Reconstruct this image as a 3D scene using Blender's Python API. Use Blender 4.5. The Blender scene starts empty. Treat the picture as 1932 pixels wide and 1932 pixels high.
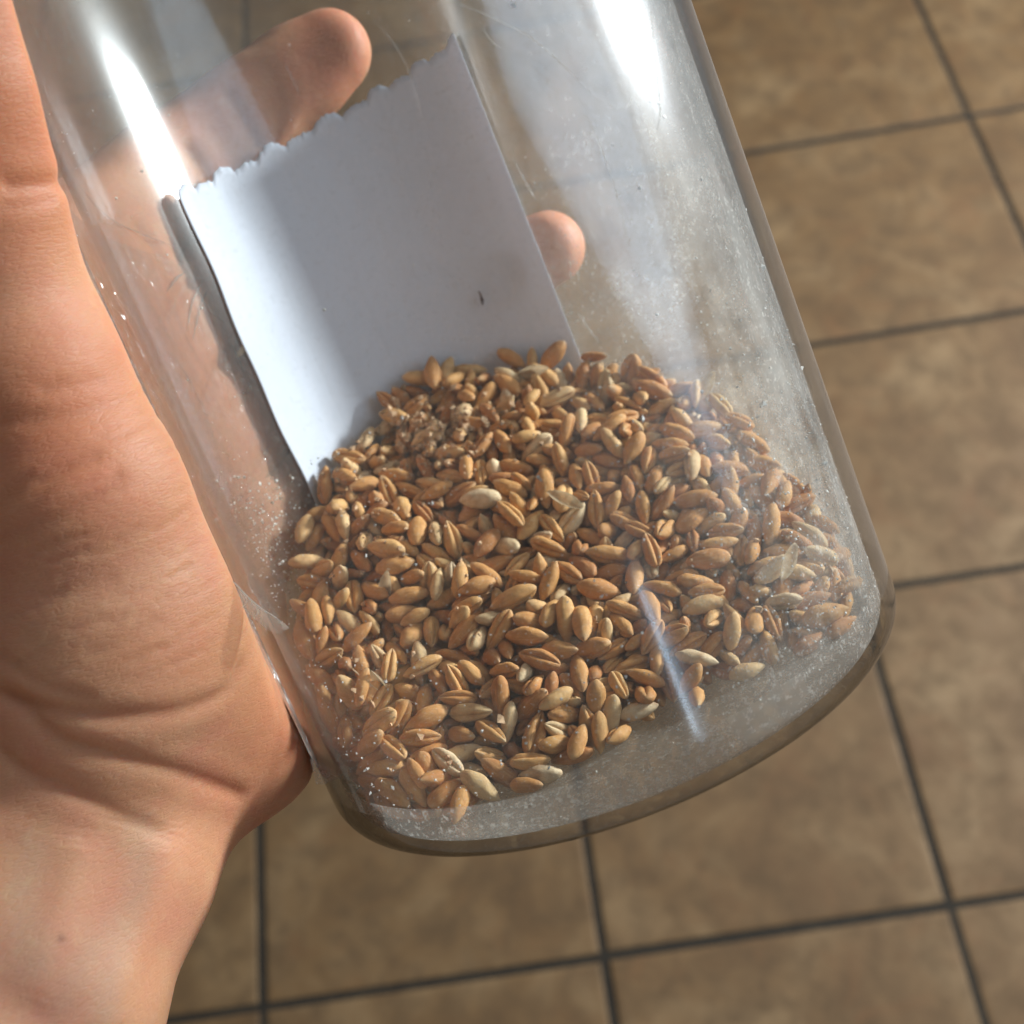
import bpy, bmesh, math, random
import numpy as np
from mathutils import Matrix, Vector
from mathutils.bvhtree import BVHTree

scene = bpy.context.scene
COL = scene.collection
rng = np.random.RandomState(7)

# ------------------------------------------------------------------ camera, world, lamps
F_PX, PP = 2214.0, 966.0                       # focal length and centre in the 1932 px photograph
TILE = 0.33                                    # floor tile pitch, metres
CAM_H = 3.583 * TILE
U = np.array([.98748247, -.15579883, -.02459879]); U /= np.linalg.norm(U)      # floor axes seen from the camera
W = np.array([-.12390375, -.86273007, .49024962]); W -= U * (U @ W); W /= np.linalg.norm(W)
N = np.cross(U, W)
R_CW = np.array([U, W, N])                     # camera (x right, y down, z forward) -> world
def c2w(p): return R_CW @ np.asarray(p, float) + np.array([0, 0, CAM_H])
def px_cam(px, py, depth): return np.array([(px - PP) / F_PX, (py - PP) / F_PX, 1.0]) * depth

cam = bpy.data.cameras.new('camera')
cam_o = bpy.data.objects.new('camera', cam); COL.objects.link(cam_o)
m = Matrix.Identity(4)
for r in range(3):
    m[r][0] = R_CW[r][0]; m[r][1] = -R_CW[r][1]; m[r][2] = -R_CW[r][2]
m[2][3] = CAM_H
cam_o.matrix_world = m
cam.sensor_fit = 'HORIZONTAL'
cam.lens = 4.15; cam.sensor_width = 4.15 * 1932 / F_PX
cam.clip_start = 0.005; cam.clip_end = 50
cam.dof.use_dof = True; cam.dof.focus_distance = 0.176; cam.dof.aperture_fstop = 2.2
scene.camera = cam_o

# jar frame in camera space: X image-left, Y towards the camera, Z up the jar
A_UP = -np.array([.37140654, .90972217, .18564146]); A_UP /= np.linalg.norm(A_UP)
E1 = np.cross(A_UP, [0, 0, 1.]); E1 /= np.linalg.norm(E1)
E2 = np.cross(A_UP, E1)
JC = np.array([.01754333, .03210089, .20238941])
def jar_matrix():
    M = Matrix.Identity(4)
    for c, v in enumerate((E1, E2, A_UP)):
        wv = R_CW @ v
        for r in range(3): M[r][c] = wv[r]
    t = c2w(JC)
    for r in range(3): M[r][3] = t[r]
    return M
MJ = jar_matrix()
def cam2jar(p): q = np.asarray(p) - JC; return np.array([q @ E1, q @ E2, q @ A_UP])
def pxj(px, py, d_mm): return cam2jar(px_cam(px, py, d_mm / 1000.)) * 1000.     # jar frame, mm
CAM_J = cam2jar(np.zeros(3))

world = bpy.data.worlds.new('World'); scene.world = world; world.use_nodes = True
bg = world.node_tree.nodes['Background']
bg.inputs[0].default_value = (0.92, 0.90, 0.88, 1); bg.inputs[1].default_value = 0.14

def area(name, d_cam, dist, sx, sy, power, col, upright=False):
    l = bpy.data.lights.new(name, 'AREA'); l.shape = 'RECTANGLE'; l.size = sx; l.size_y = sy
    l.energy = power; l.color = col
    o = bpy.data.objects.new(name, l); COL.objects.link(o)
    d = np.array(d_cam, float); d /= np.linalg.norm(d)
    tgt = c2w(JC + A_UP * 0.06); pos = tgt + R_CW @ d * dist
    o.location = pos
    z = Vector(pos - tgt).normalized(); y = Vector((0, 0, 1)) if upright else Vector(R_CW @ A_UP); y = (y - z * y.dot(z)).normalized(); x = y.cross(z)
    o.rotation_euler = Matrix((x, y, z)).transposed().to_euler()
    return o
area('window_light', (.817, -.57, .045), 2.2, 0.25, 0.28, 116, (0.86, 0.94, 1.0))                       # sunlit pane
area('glass_door_light', (.80, -.37, -.45), 2.2, 1.10, 1.40, 15, (0.60, 0.78, 1.0), upright=True)      # glazed door's sky light, enlarged and shifted cameraward as fill for the paper
area('rear_window_light', (.52, .34, -.79), 2.4, 0.08, 0.34, 0.9, (0.62, 0.80, 1.0))

scene.view_settings.view_transform = 'Standard'; scene.view_settings.look = 'None'
scene.view_settings.exposure = 0.22; scene.view_settings.gamma = 1.0
cy = scene.cycles
cy.max_bounces = 9; cy.transparent_max_bounces = 20; cy.transmission_bounces = 8; cy.glossy_bounces = 3; cy.diffuse_bounces = 2; cy.use_adaptive_sampling = True; cy.adaptive_threshold = 0.04; cy.caustics_reflective = False
cy.use_denoising = True; cy.sample_clamp_indirect = 6.0; cy.blur_glossy = 0.3

# ------------------------------------------------------------------ helpers
def tag(o, label=None, cat=None, group=None, kind=None):
    if label: o['label'] = label
    if cat: o['category'] = cat
    if group: o['group'] = group
    if kind: o['kind'] = kind
    return o
def mesh_obj(name, verts, faces, mat=None, parent=None, matrix=None, smooth=True):
    me = bpy.data.meshes.new(name)
    me.from_pydata([tuple(map(float, v)) for v in verts], [], [tuple(map(int, f)) for f in faces]); me.update()
    if smooth: me.polygons.foreach_set('use_smooth', [True] * len(me.polygons))
    if mat: me.materials.append(mat)
    o = bpy.data.objects.new(name, me); COL.objects.link(o)
    if parent: o.parent = parent
    if matrix is not None: o.matrix_world = matrix
    return o

class NT:
    def __init__(s, name):
        s.m = bpy.data.materials.new(name); s.m.use_nodes = True
        s.t = s.m.node_tree; s.t.nodes.clear()
        s.out = s.n('ShaderNodeOutputMaterial')
    def n(s, typ, ins=None, **kw):
        nd = s.t.nodes.new(typ)
        for k, v in kw.items(): setattr(nd, k, v)
        for k, v in (ins or {}).items(): s.set(nd, k, v)
        return nd
    def set(s, nd, k, v):
        sock = nd.inputs[k]
        if isinstance(v, bpy.types.NodeSocket): s.t.links.new(v, sock)
        elif isinstance(v, bpy.types.Node): s.t.links.new(v.outputs[0], sock)
        else: sock.default_value = v
    def math(s, op, a, b=0.0, c=None, clamp=False):
        nd = s.n('ShaderNodeMath', operation=op, use_clamp=clamp)
        s.set(nd, 0, a); s.set(nd, 1, b)
        if c is not None: s.set(nd, 2, c)
        return nd.outputs[0]
    def ramp(s, fac, stops, interp='LINEAR'):
        nd = s.n('ShaderNodeValToRGB'); s.set(nd, 0, fac); cr = nd.color_ramp; cr.interpolation = interp
        while len(cr.elements) < len(stops): cr.elements.new(0.5)
        for e, (p, c) in zip(cr.elements, stops):
            e.position = p; e.color = c if len(c) == 4 else (*c, 1)
        return nd.outputs[0]
    def mix(s, fac, a, b, blend='MIX'):
        nd = s.n('ShaderNodeMix', data_type='RGBA', blend_type=blend)
        s.set(nd, 0, fac); s.set(nd, 6, a); s.set(nd, 7, b)
        return nd.outputs[2]
    def noise(s, vec, scale, detail=3, rough=.55, dist=0.0):
        nd = s.n('ShaderNodeTexNoise', {'Scale': scale, 'Detail': detail, 'Roughness': rough, 'Distortion': dist})
        if vec is not None: s.set(nd, 'Vector', vec)
        return nd.outputs[0]
    def mapr(s, v, a, b, c=0.0, d=1.0):
        nd = s.n('ShaderNodeMapRange'); s.set(nd, 0, v)
        for i, x in enumerate((a, b, c, d)): nd.inputs[i + 1].default_value = x
        return nd.outputs[0]
    def shader(s, node): s.t.links.new(node.outputs[0], s.out.inputs[0]); return s.m
    def mixsh(s, fac, a, b):
        nd = s.n('ShaderNodeMixShader'); s.set(nd, 0, fac)
        s.t.links.new(a.outputs[0], nd.inputs[1]); s.t.links.new(b.outputs[0], nd.inputs[2]); return nd

# ------------------------------------------------------------------ floor
def mat_tile():
    k = NT('glazed_tile')
    tc = k.n('ShaderNodeTexCoord'); oi = k.n('ShaderNodeObjectInfo')
    off = k.n('ShaderNodeCombineXYZ'); k.set(off, 0, k.math('MULTIPLY', oi.outputs['Random'], 37.0)); k.set(off, 1, k.math('MULTIPLY', oi.outputs['Random'], 91.0))
    v = k.n('ShaderNodeVectorMath', operation='ADD'); k.set(v, 0, tc.outputs['Object']); k.set(v, 1, off)
    n1 = k.noise(v, 9, 4, .6, .6); n2 = k.noise(v, 30, 4, .65, .3); n3 = k.noise(v, 190, 3, .7)
    base = k.ramp(n1, [(.30, (.112, .059, .024)), (.5, (.154, .087, .037)), (.68, (.204, .125, .059))])
    c = k.mix(k.mapr(n2, .42, .68, 0, .7), base, (.085, .050, .024, 1))
    c = k.mix(k.mapr(k.noise(v, 16, 3, .6, 1.0), .55, .75, 0, .5), c, (.165, .078, .031, 1))
    c = k.mix(k.mapr(n3, .35, .7, 0, .22), c, (.09, .055, .025, 1))
    b = k.n('ShaderNodeBump', {'Strength': .12, 'Distance': .002, 'Height': n2})
    p = k.n('ShaderNodeBsdfPrincipled', {'Base Color': c, 'Roughness': k.mapr(n2, .3, .7, .60, .78), 'Specular IOR Level': .25, 'Normal': b.outputs[0]})
    return k.shader(p)
def mat_grout():
    k = NT('grout')
    tc = k.n('ShaderNodeTexCoord'); n = k.noise(tc.outputs['Object'], 60, 4)
    c = k.ramp(n, [(.3, (.012, .008, .004)), (.7, (.024, .017, .009))])
    return k.shader(k.n('ShaderNodeBsdfPrincipled', {'Base Color': c, 'Roughness': .95}))
M_TILE, M_GROUT = mat_tile(), mat_grout()
FO = R_CW @ (np.array([-.72296908, 1.43489314, 3.40121745]) * TILE)      # world x,y of the tile corner (0,0)
IR, JR = range(-3, 6), range(-2, 7)
x0, x1 = FO[0] + IR[0] * TILE, FO[0] + (IR[-1] + 1) * TILE
y0, y1 = FO[1] + JR[0] * TILE, FO[1] + (JR[-1] + 1) * TILE
floor = mesh_obj('floor', [(x0, y0, -.0016), (x1, y0, -.0016), (x1, y1, -.0016), (x0, y1, -.0016),
                           (x0, y0, -.03), (x1, y0, -.03), (x1, y1, -.03), (x0, y1, -.03)],
                 [(0, 1, 2, 3), (7, 6, 5, 4), (0, 4, 5, 1), (1, 5, 6, 2), (2, 6, 7, 3), (3, 7, 4, 0)], M_GROUT, smooth=False)
tag(floor, 'brown glazed floor tiles laid in dark grout far below the jar', 'floor', kind='structure')
def tile_mesh():
    h = TILE / 2 - .0042
    rings = [(h, -.0015), (h, -.0010), (h - .0012, -.0004), (h - .005, 0.0)]
    vs, fs = [], []
    for s, z in rings:
        vs += [(-s, -s, z), (s, -s, z), (s, s, z), (-s, s, z)]
    for r in range(3):
        for q in range(4):
            a, b = r * 4 + q, r * 4 + (q + 1) % 4
            fs.append((a, b, b + 4, a + 4))
    fs.append((12, 13, 14, 15))
    me = bpy.data.meshes.new('tile'); me.from_pydata(vs, [], fs); me.materials.append(M_TILE); me.update(); return me
TM = tile_mesh()
for i in IR:
    for j in JR:
        o = bpy.data.objects.new('tile', TM); COL.objects.link(o); o.parent = floor
        o.location = (FO[0] + (i + .5) * TILE + rng.uniform(-.0006, .0006), FO[1] + (j + .5) * TILE + rng.uniform(-.0006, .0006), rng.uniform(-.0004, .0004))
        o.rotation_euler = (rng.uniform(-.002, .002), rng.uniform(-.002, .002), (i * 7 + j * 3) % 4 * math.pi / 2 + rng.uniform(-.0015, .0015))

# ------------------------------------------------------------------ jar
R_OUT, R_IN, JAR_H = 50.0, 47.6, 190.0           # millimetres in the jar frame
Z_SEAM, Z_FLOOR = 9.0, 2.2
DUST = (.80, .765, .69, 1)
def jar_thin(k, haze, rough=.06, rough2=.22, w2=.35, tint=(.985, .988, .98, 1), f0=.042, normal=None, edge=(.14, .17, .20, 1), epow=3.0):
    """thin clear plastic: mirror at grazing angles, straight through otherwise, plus a film of dust"""
    lw = k.n('ShaderNodeLayerWeight', {'Blend': .5})
    fac = k.math('ADD', k.math('MULTIPLY', k.math('POWER', lw.outputs['Facing'], 5.0), 1 - f0), f0)
    # dark tint put into the colour edge-on, for longer path and internal reflection
    tr = k.n('ShaderNodeBsdfTransparent', {'Color': k.mix(k.math('POWER', lw.outputs['Facing'], epow), tint, edge)})
    g1 = k.n('ShaderNodeBsdfGlossy', {'Color': (1, 1, 1, 1), 'Roughness': rough})
    g2 = k.n('ShaderNodeBsdfGlossy', {'Color': (1, 1, 1, 1), 'Roughness': rough2})       # fine wear scatters part of the gloss
    if normal is not None: k.set(g1, 'Normal', normal); k.set(g2, 'Normal', normal)
    clear = k.mixsh(fac, tr, k.mixsh(w2, g1, g2))
    if haze is None: return clear
    d = k.n('ShaderNodeBsdfDiffuse', {'Color': DUST})
    t = k.n('ShaderNodeBsdfTranslucent', {'Color': DUST})
    return k.mixsh(haze, clear, k.mixsh(.5, d, t))
def dust_mask(k, amount=1.0):
    tc = k.n('ShaderNodeTexCoord'); P = tc.outputs['Object']
    sep = k.n('ShaderNodeSeparateXYZ'); k.set(sep, 0, P)
    x, y, z = sep.outputs
    right = k.mapr(x, .015, -.040, 0.0, 1.0)                       # more dust stuck on the side away from the palm
    low = k.mapr(z, .125, .03, 0.25, 1.0)
    st = k.n('ShaderNodeMapping'); k.set(st, 0, P); st.inputs['Scale'].default_value = (1, 1, .14)
    streak = k.noise(st, 170, 2, .6)
    cloud = k.noise(P, 60, 4, .66)
    fine = k.noise(P, 1100, 2, .8)
    speck = k.mapr(fine, .56, .68)
    patch = k.math('MULTIPLY', k.math('MULTIPLY', k.mapr(cloud, .38, .66), right), low)
    film = k.math('ADD', .032, k.math('MULTIPLY', k.mapr(streak, .42, .72), k.math('ADD', .03, k.math('MULTIPLY', right, .10))))
    m1 = k.math('ADD', film, k.math('MULTIPLY', patch, k.math('ADD', .34, k.math('MULTIPLY', speck, .5))))
    m1 = k.math('ADD', m1, k.math('MULTIPLY', speck, .06))
    return k.math('MULTIPLY', m1, amount, clamp=True)
def mat_wall_in():
    k = NT('dusty_clear_plastic'); return k.shader(jar_thin(k, dust_mask(k), rough=.08, w2=.15, rough2=.26))
def mat_wall_out():
    k = NT('clear_plastic')
    tc = k.n('ShaderNodeTexCoord'); P = tc.outputs['Object']
    st = k.n('ShaderNodeMapping'); k.set(st, 0, P); st.inputs['Scale'].default_value = (1, 1, .12); st.inputs['Rotation'].default_value = (0, .25, .1)
    film = k.mapr(k.noise(st, 420, 2, .5), .60, .78, .006, .07)
    return k.shader(jar_thin(k, film, rough=.15, rough2=.32, w2=.10))
def mat_base(dusty):
    k = NT('dusty_base_plastic' if dusty else 'base_plastic')
    if not dusty: return k.shader(jar_thin(k, None, rough=.05, w2=.1, tint=(.97, .97, .96, 1), edge=(.02, .03, .035, 1), epow=2.1))
    tc = k.n('ShaderNodeTexCoord'); P = tc.outputs['Object']
    f = k.math('ADD', k.mapr(k.noise(P, 1000, 2, .8), .55, .68, 0, .45), k.mapr(k.noise(P, 60, 3), .3, .7, .16, .32))
    return k.shader(jar_thin(k, f, rough=.1, w2=.2, tint=(.97, .97, .95, 1), epow=4.0))
M_BASE, M_BASE_D = mat_base(False), mat_base(True)
M_WIN, M_WOUT = mat_wall_in(), mat_wall_out()

def lathe(profile, seg=160):
    """profile [(r,z,mat)], mm -> verts, faces, mat ids (closed on the axis where r=0)"""
    vs, fs, ms, idx = [], [], [], []
    for r, z, _ in profile:
        if r < 1e-6: idx.append([len(vs)] * seg); vs.append((0, 0, z / 1000))
        else:
            idx.append(list(range(len(vs), len(vs) + seg)))
            vs += [(r * math.cos(2 * math.pi * s / seg) / 1000, r * math.sin(2 * math.pi * s / seg) / 1000, z / 1000) for s in range(seg)]
    for p in range(len(profile) - 1):
        a, b = idx[p], idx[p + 1]
        for s in range(seg):
            t = (s + 1) % seg
            f = [a[s], a[t], b[t], b[s]]
            f = [v for q, v in enumerate(f) if v != f[q - 1]]
            if len(f) > 2: fs.append(f); ms.append(profile[p][2])
    return vs, fs, ms
jar = bpy.data.objects.new('jar', None); COL.objects.link(jar); jar.matrix_world = MJ; jar.empty_display_size = .02
tag(jar, 'scratched clear plastic jar, tilted, dusty inside, holding wheat grains and a paper slip', 'jar')

wp = [(R_OUT, z, 0) for z in np.linspace(Z_SEAM, JAR_H - 2, 24)] + [(R_OUT + .8, JAR_H - 1, 0), (R_OUT + .8, JAR_H, 0), (R_IN, JAR_H, 1)]
wp += [(R_IN, z, 1) for z in np.linspace(JAR_H - 2, Z_SEAM, 24)]
vs, fs, ms = lathe(wp)
wall = mesh_obj('wall', vs, fs, M_WOUT, jar); wall.data.materials.append(M_WIN)
wall.data.polygons.foreach_set('material_index', ms)

def arc(cx, cz, r, a0, a1, n, mid): return [(cx + r * math.cos(math.radians(t)), cz + r * math.sin(math.radians(t)), mid) for t in np.linspace(a0, a1, n)]
bp = [(0, 1.2, 0), (20, 1.1, 0), (36, .8, 0), (39, .3, 0), (40.5, .1, 0), (42, 0, 0)] + arc(44.2, 5.8, 5.8, -90, 0, 16, 0) + [(R_OUT, Z_SEAM, 0)]
bi = [(R_IN, Z_SEAM, 1)] + arc(R_IN - 3.4, Z_FLOOR + 3.4, 3.4, 0, -90, 12, 1) + [(30, Z_FLOOR, 1), (0, Z_FLOOR, 1)]
vs, fs, ms = lathe(bp); v2, f2, m2 = lathe(bi)
fs += [[q + len(vs) for q in f] for f in f2]; vs += v2; ms += m2
base = mesh_obj('base', vs, fs, M_BASE, jar); base.data.materials.append(M_BASE_D)
base.data.polygons.foreach_set('material_index', ms)

# ------------------------------------------------------------------ hand: one smooth body grown round the jar
def polar(th, r, z): return np.array([r * math.cos(math.radians(th)), r * math.sin(math.radians(th)), z])
chains = []
def chain(pts): chains.append([(np.array(p, float), float(r)) for p, r in pts])
P_ = pxj
# forearm, little-finger side and thumb side; it comes towards the camera
chain([(P_(-70, 2300, 152), 21), (P_(26, 1932, 165), 18.8), (P_(186, 1640, 177), 16.7), (P_(290, 1440, 188), 15.0)])
chain([(P_(-270, 2300, 147), 22), (P_(-170, 1932, 159), 20), (P_(-60, 1640, 169), 18.5), (P_(30, 1420, 174), 18.5)])
chain([(P_(-140, 2300, 149), 22), (P_(-50, 1932, 161), 19), (P_(70, 1640, 172), 17.5)])
# thumb
chain([(P_(110, 1410, 178), 19), (P_(175, 1180, 173), 20.5), (P_(140, 950, 168), 17.5), (P_(52, 740, 164), 14), (P_(-28, 480, 160), 12.0), (P_(-64, 330, 157), 12.0)])
chain([(P_(-64, 330, 157), 12.0), (P_(-90, 150, 151), 12.0), (P_(-122, -10, 148), 11.6), (P_(-160, -150, 147), 10.4), (P_(-185, -240, 147), 8.2)])
chain([(P_(205, 1280, 176), 18.5), (P_(230, 1130, 178), 18)])
# heel of the palm on the little-finger side
chain([(P_(300, 1440, 190), 14.5), (P_(420, 1365, 194), 14.3), (P_(452, 1392, 196), 12.6), (P_(400, 1300, 200), 14), (P_(385, 1180, 205), 14), (polar(2, 62, 46), 12)])
chain([(P_(200, 1430, 186), 16.5), (P_(330, 1300, 190), 16)])
# metacarpals to the knuckles
KN = [(polar(-24, 60.5, 101), 10.5), (polar(-28, 61, 83), 11), (polar(-28, 61, 64), 10.5), (polar(-22, 60, 47), 9.5)]
CARP = [P_(120, 1400, 190), P_(180, 1400, 192), P_(240, 1400, 194), P_(300, 1400, 196)]
for (kp, kr), c, zz in zip(KN, CARP, (84, 68, 52, 38)):
    chain([(c, 15), (polar(12, 63, zz), 13), (polar(-8, 62, (zz + kp[2]) / 2), 12.5), (kp, kr + .8)])
chain([(polar(-14, 61, 92), 10.5), (polar(-16, 61, 74), 11), (polar(-16, 61, 55), 11)])
# web between thumb and index
chain([(P_(80, 800, 170), 11), (polar(14, 60, 90), 9.5), (polar(-6, 59.5, 100), 9.5), (polar(-20, 59.5, 104), 9.5)])
# fingers round the back
def finger(k, th0, th1, z0, z1, r0, r1, bow=0.0):
    pts = []
    for t in np.linspace(0, 1, 11):
        th = th0 + (th1 - th0) * t; r = r0 + (r1 - r0) * t
        knuck = .6 * math.exp(-((t - .36) / .09) ** 2) + .4 * math.exp(-((t - .70) / .07) ** 2) - .25 * math.exp(-((t - .54) / .08) ** 2) + .55 * math.exp(-((t - .90) / .10) ** 2)
        z = z0 + (z1 - z0) * t + bow * math.sin(math.pi * t)
        pts.append((polar(th, R_OUT + r * .93, z), r + knuck))
    chain(pts)
finger(0, -20, -87, 103, 127, 10.2, 8.0, 2)
finger(1, -24, -103, 84, 105, 10.0, 7.8, 2)
finger(2, -24, -114, 64, 75, 9.6, 7.3, 2)
finger(3, -20, -95, 46, 50, 8.6, 6.6, 1)

SEG = [(a[0], a[1], b[0], b[1], ci) for ci, ch in enumerate(chains) for a, b in zip(ch[:-1], ch[1:])]
FINGER_CH = set(range(len(chains) - 4, len(chains)))
def sdf_hand(P):
    def chain_d(ci):
        best = None
        for a, ra, b, rb, c in SEG:
            if c != ci: continue
            ab = b - a; t = np.clip(((P - a) @ ab) / (ab @ ab), 0, 1)
            d = np.linalg.norm(P - (a + t[:, None] * ab), axis=1) - (ra + (rb - ra) * (t * t * (3 - 2 * t)))
            if best is None: best = d
            else:
                kk = 4.0; h = np.clip(kk - np.abs(best - d), 0, None) / kk; best = np.minimum(best, d) - h * h * kk * .25
        return best
    body = None; fing = []
    for ci in range(len(chains)):
        d = chain_d(ci)
        if ci in FINGER_CH: fing.append(d); continue
        if body is None: body = d
        else:
            kk = 9.0; h = np.clip(kk - np.abs(body - d), 0, None) / kk; body = np.minimum(body, d) - h * h * kk * .25
    # fingers stay apart from each other (small blend) and grow out of the palm
    fd = fing[0]
    for d in fing[1:]:
        kk = 1.6; h = np.clip(kk - np.abs(fd - d), 0, None) / kk; fd = np.minimum(fd, d) - h * h * kk * .25
    kk = 6.0; h = np.clip(kk - np.abs(body - fd), 0, None) / kk
    D = np.minimum(body, fd) - h * h * kk * .25
    # flesh flattens against the jar wall
    rr = np.hypot(P[:, 0], P[:, 1])
    dj = np.where((P[:, 2] > 0), (R_OUT + .7) - rr, -50)
    kk = 2.5; h = np.clip(kk - np.abs(D - dj), 0, None) / kk
    return np.maximum(D, dj) + h * h * kk * .25
def hand_mesh(voxel=1.0):
    bm = bmesh.new()
    for a, ra, b, rb, _ in SEG:
        L = np.linalg.norm(b - a); n = max(2, int(L / (min(ra, rb) * .35)))
        for t in np.linspace(0, 1, n):
            c = a + (b - a) * t; r = ra + (rb - ra) * (t * t * (3 - 2 * t))
            bmesh.ops.create_icosphere(bm, subdivisions=2, radius=r, matrix=Matrix.Translation(Vector(c)))
    me = bpy.data.meshes.new('tmp'); bm.to_mesh(me); bm.free()
    o = bpy.data.objects.new('tmp', me); COL.objects.link(o)
    md = o.modifiers.new('r', 'REMESH'); md.mode = 'VOXEL'; md.voxel_size = voxel
    dg = bpy.context.evaluated_depsgraph_get(); ev = o.evaluated_get(dg); em = ev.to_mesh()
    V = np.empty(len(em.vertices) * 3); em.vertices.foreach_get('co', V); V = V.reshape(-1, 3)
    Fc = [tuple(p.vertices) for p in em.polygons]
    ev.to_mesh_clear(); bpy.data.objects.remove(o); bpy.data.meshes.remove(me)
    return V, Fc
def project(V, sd, it=6):
    e = .15
    for _ in range(it):
        d = sd(V)
        G = np.stack([(sd(V + np.eye(3)[q] * e) - d) / e for q in range(3)], 1)
        g2 = np.maximum((G ** 2).sum(1), .25)
        V = V - np.clip(d, -3, 3)[:, None] * G / g2[:, None] * .85
    return V
def edges_of(Fc):
    E = np.array([(f[q], f[(q + 1) % len(f)]) for f in Fc for q in range(len(f))]); return E
def relax(V, E, k=.5):
    S = np.zeros_like(V); C = np.zeros(len(V))
    np.add.at(S, E[:, 0], V[E[:, 1]]); np.add.at(C, E[:, 0], 1); np.add.at(S, E[:, 1], V[E[:, 0]]); np.add.at(C, E[:, 1], 1)
    return V + (S / C[:, None] - V) * k
HV, HF = hand_mesh(1.0)
HE = edges_of(HF)
HV = project(HV, sdf_hand, 5)
for _ in range(3): HV = relax(HV, HE, .5); HV = project(HV, sdf_hand, 2)

# creases: lines of the palm and wrist, found on the skin itself
def bvh_of(V, Fc): return BVHTree.FromPolygons([tuple(v) for v in V], Fc)
hb = bvh_of(HV, HF)
def on_skin(px, py):
    o = Vector(CAM_J * 1000); d = Vector(pxj(px, py, 200)) - o
    h = hb.ray_cast(o, d.normalized())
    return np.array(h[0]) if h[0] is not None else None
def polyline(pts, step=1.0):
    q = [on_skin(*p) for p in pts]; q = [x for x in q if x is not None]
    out = []
    for a, b in zip(q[:-1], q[1:]):
        for t in np.linspace(0, 1, max(2, int(np.linalg.norm(b - a) / step)), endpoint=False): out.append(a + (b - a) * t)
    return np.array(out)
def spline(pts, n=6):
    P = [np.array(p, float) for p in pts]; P = [2 * P[0] - P[1]] + P + [2 * P[-1] - P[-2]]; out = []
    for i in range(1, len(P) - 2):
        for t in np.linspace(0, 1, n, endpoint=False):
            a, b, c, d = P[i - 1:i + 3]
            out.append(.5 * (2 * b + (c - a) * t + (2 * a - 5 * b + 4 * c - d) * t * t + (3 * b - a - 3 * c + d) * t ** 3))
    out.append(P[-2]); return [tuple(o) for o in out]
def far_skin(th, z): 
    h = hb.ray_cast(Vector(polar(th, 40, z)), Vector(polar(th, 1, 0)))
    return np.array(h[0]) if h[0] is not None else None
FINE = []
rf = np.random.RandomState(8)
for _ in range(46):      # short fine lines across the thumb base and the wrist
    x_, y_ = (rf.uniform(-20, 330), rf.uniform(760, 1290)) if rf.uniform() < 2 else (0, 0)
    ln = rf.uniform(50, 150); sl = rf.uniform(-.75, -.25) if y_ < 1300 else rf.uniform(.15, .5)
    FINE.append(([(x_, y_), (x_ + ln * .5, y_ + ln * .5 * sl + rf.uniform(-8, 8)), (x_ + ln, y_ + ln * sl)], rf.uniform(.15, .4), rf.uniform(.5, .8)))
TENDONS = [([(330, 1545), (290, 1700), (235, 1840), (200, 1990)], -.7, 3.2), ([(160, 1560), (120, 1740), (60, 1932)], -.5, 3.4)]
PALM = [([(-38, 94), (-30, 92), (-18, 86), (-6, 80), (6, 80)], .7, 1.3), ([(-40, 80), (-28, 76), (-14, 66), (-4, 50), (0, 34)], .8, 1.5),
        ([(-40, 63), (-28, 58), (-16, 52)], .4, 1.2), ([(-48, 116), (-50, 108)], .9, 1.3), ([(-62, 124), (-64, 112)], .8, 1.2), ([(-26, 104), (-30, 95)], .6, 1.2)]
CREASES = [  # (photo polyline, depth mm, half width mm)
    ([(-40, 1285), (40, 1330), (110, 1391), (220, 1427), (331, 1457), (434, 1493), (475, 1512)], 1.5, 1.6),
    ([(20, 1318), (73, 1332), (150, 1347), (220, 1352), (312, 1347), (367, 1332), (423, 1306), (450, 1262), (462, 1221)], 1.6, 1.7),
    ([(0, 1418), (48, 1457), (147, 1501), (257, 1552), (345, 1588)], .9, 1.6),
    ([(0, 1240), (60, 1280), (120, 1305), (200, 1318)], .6, 1.2),
    ([(-20, 950), (60, 915), (130, 880), (220, 850)], .8, 1.8),
    ([(0, 1015), (90, 985), (180, 935), (250, 880)], .7, 1.6),
    ([(40, 1150), (140, 1110), (240, 1090)], .35, 2.0),
    ([(150, 1240), (230, 1210), (320, 1150)], .35, 1.6),
    ([(20, 352), (60, 350), (104, 345), (120, 340)], 1.1, 1.5),
    ([(10, 390), (60, 385), (112, 372)], .5, 1.2),
    ([(60, 740), (140, 728), (215, 712)], .5, 1.5),
    ([(-10, 800), (90, 790), (180, 770), (240, 760)], .5, 1.5),
]
def vnormals(V, Fc):
    Nn = np.zeros_like(V); F4 = [f for f in Fc]
    A = np.array([(f[0], f[1], f[2]) for f in F4]); n = np.cross(V[A[:, 1]] - V[A[:, 0]], V[A[:, 2]] - V[A[:, 0]])
    for q in range(3): np.add.at(Nn, A[:, q], n)
    D = np.array([(f[0], f[2], f[3]) for f in F4 if len(f) == 4])
    if len(D):
        n = np.cross(V[D[:, 1]] - V[D[:, 0]], V[D[:, 2]] - V[D[:, 0]])
        for q in range(3): np.add.at(Nn, D[:, q], n)
    return Nn / (np.linalg.norm(Nn, axis=1, keepdims=True) + 1e-9)
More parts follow.
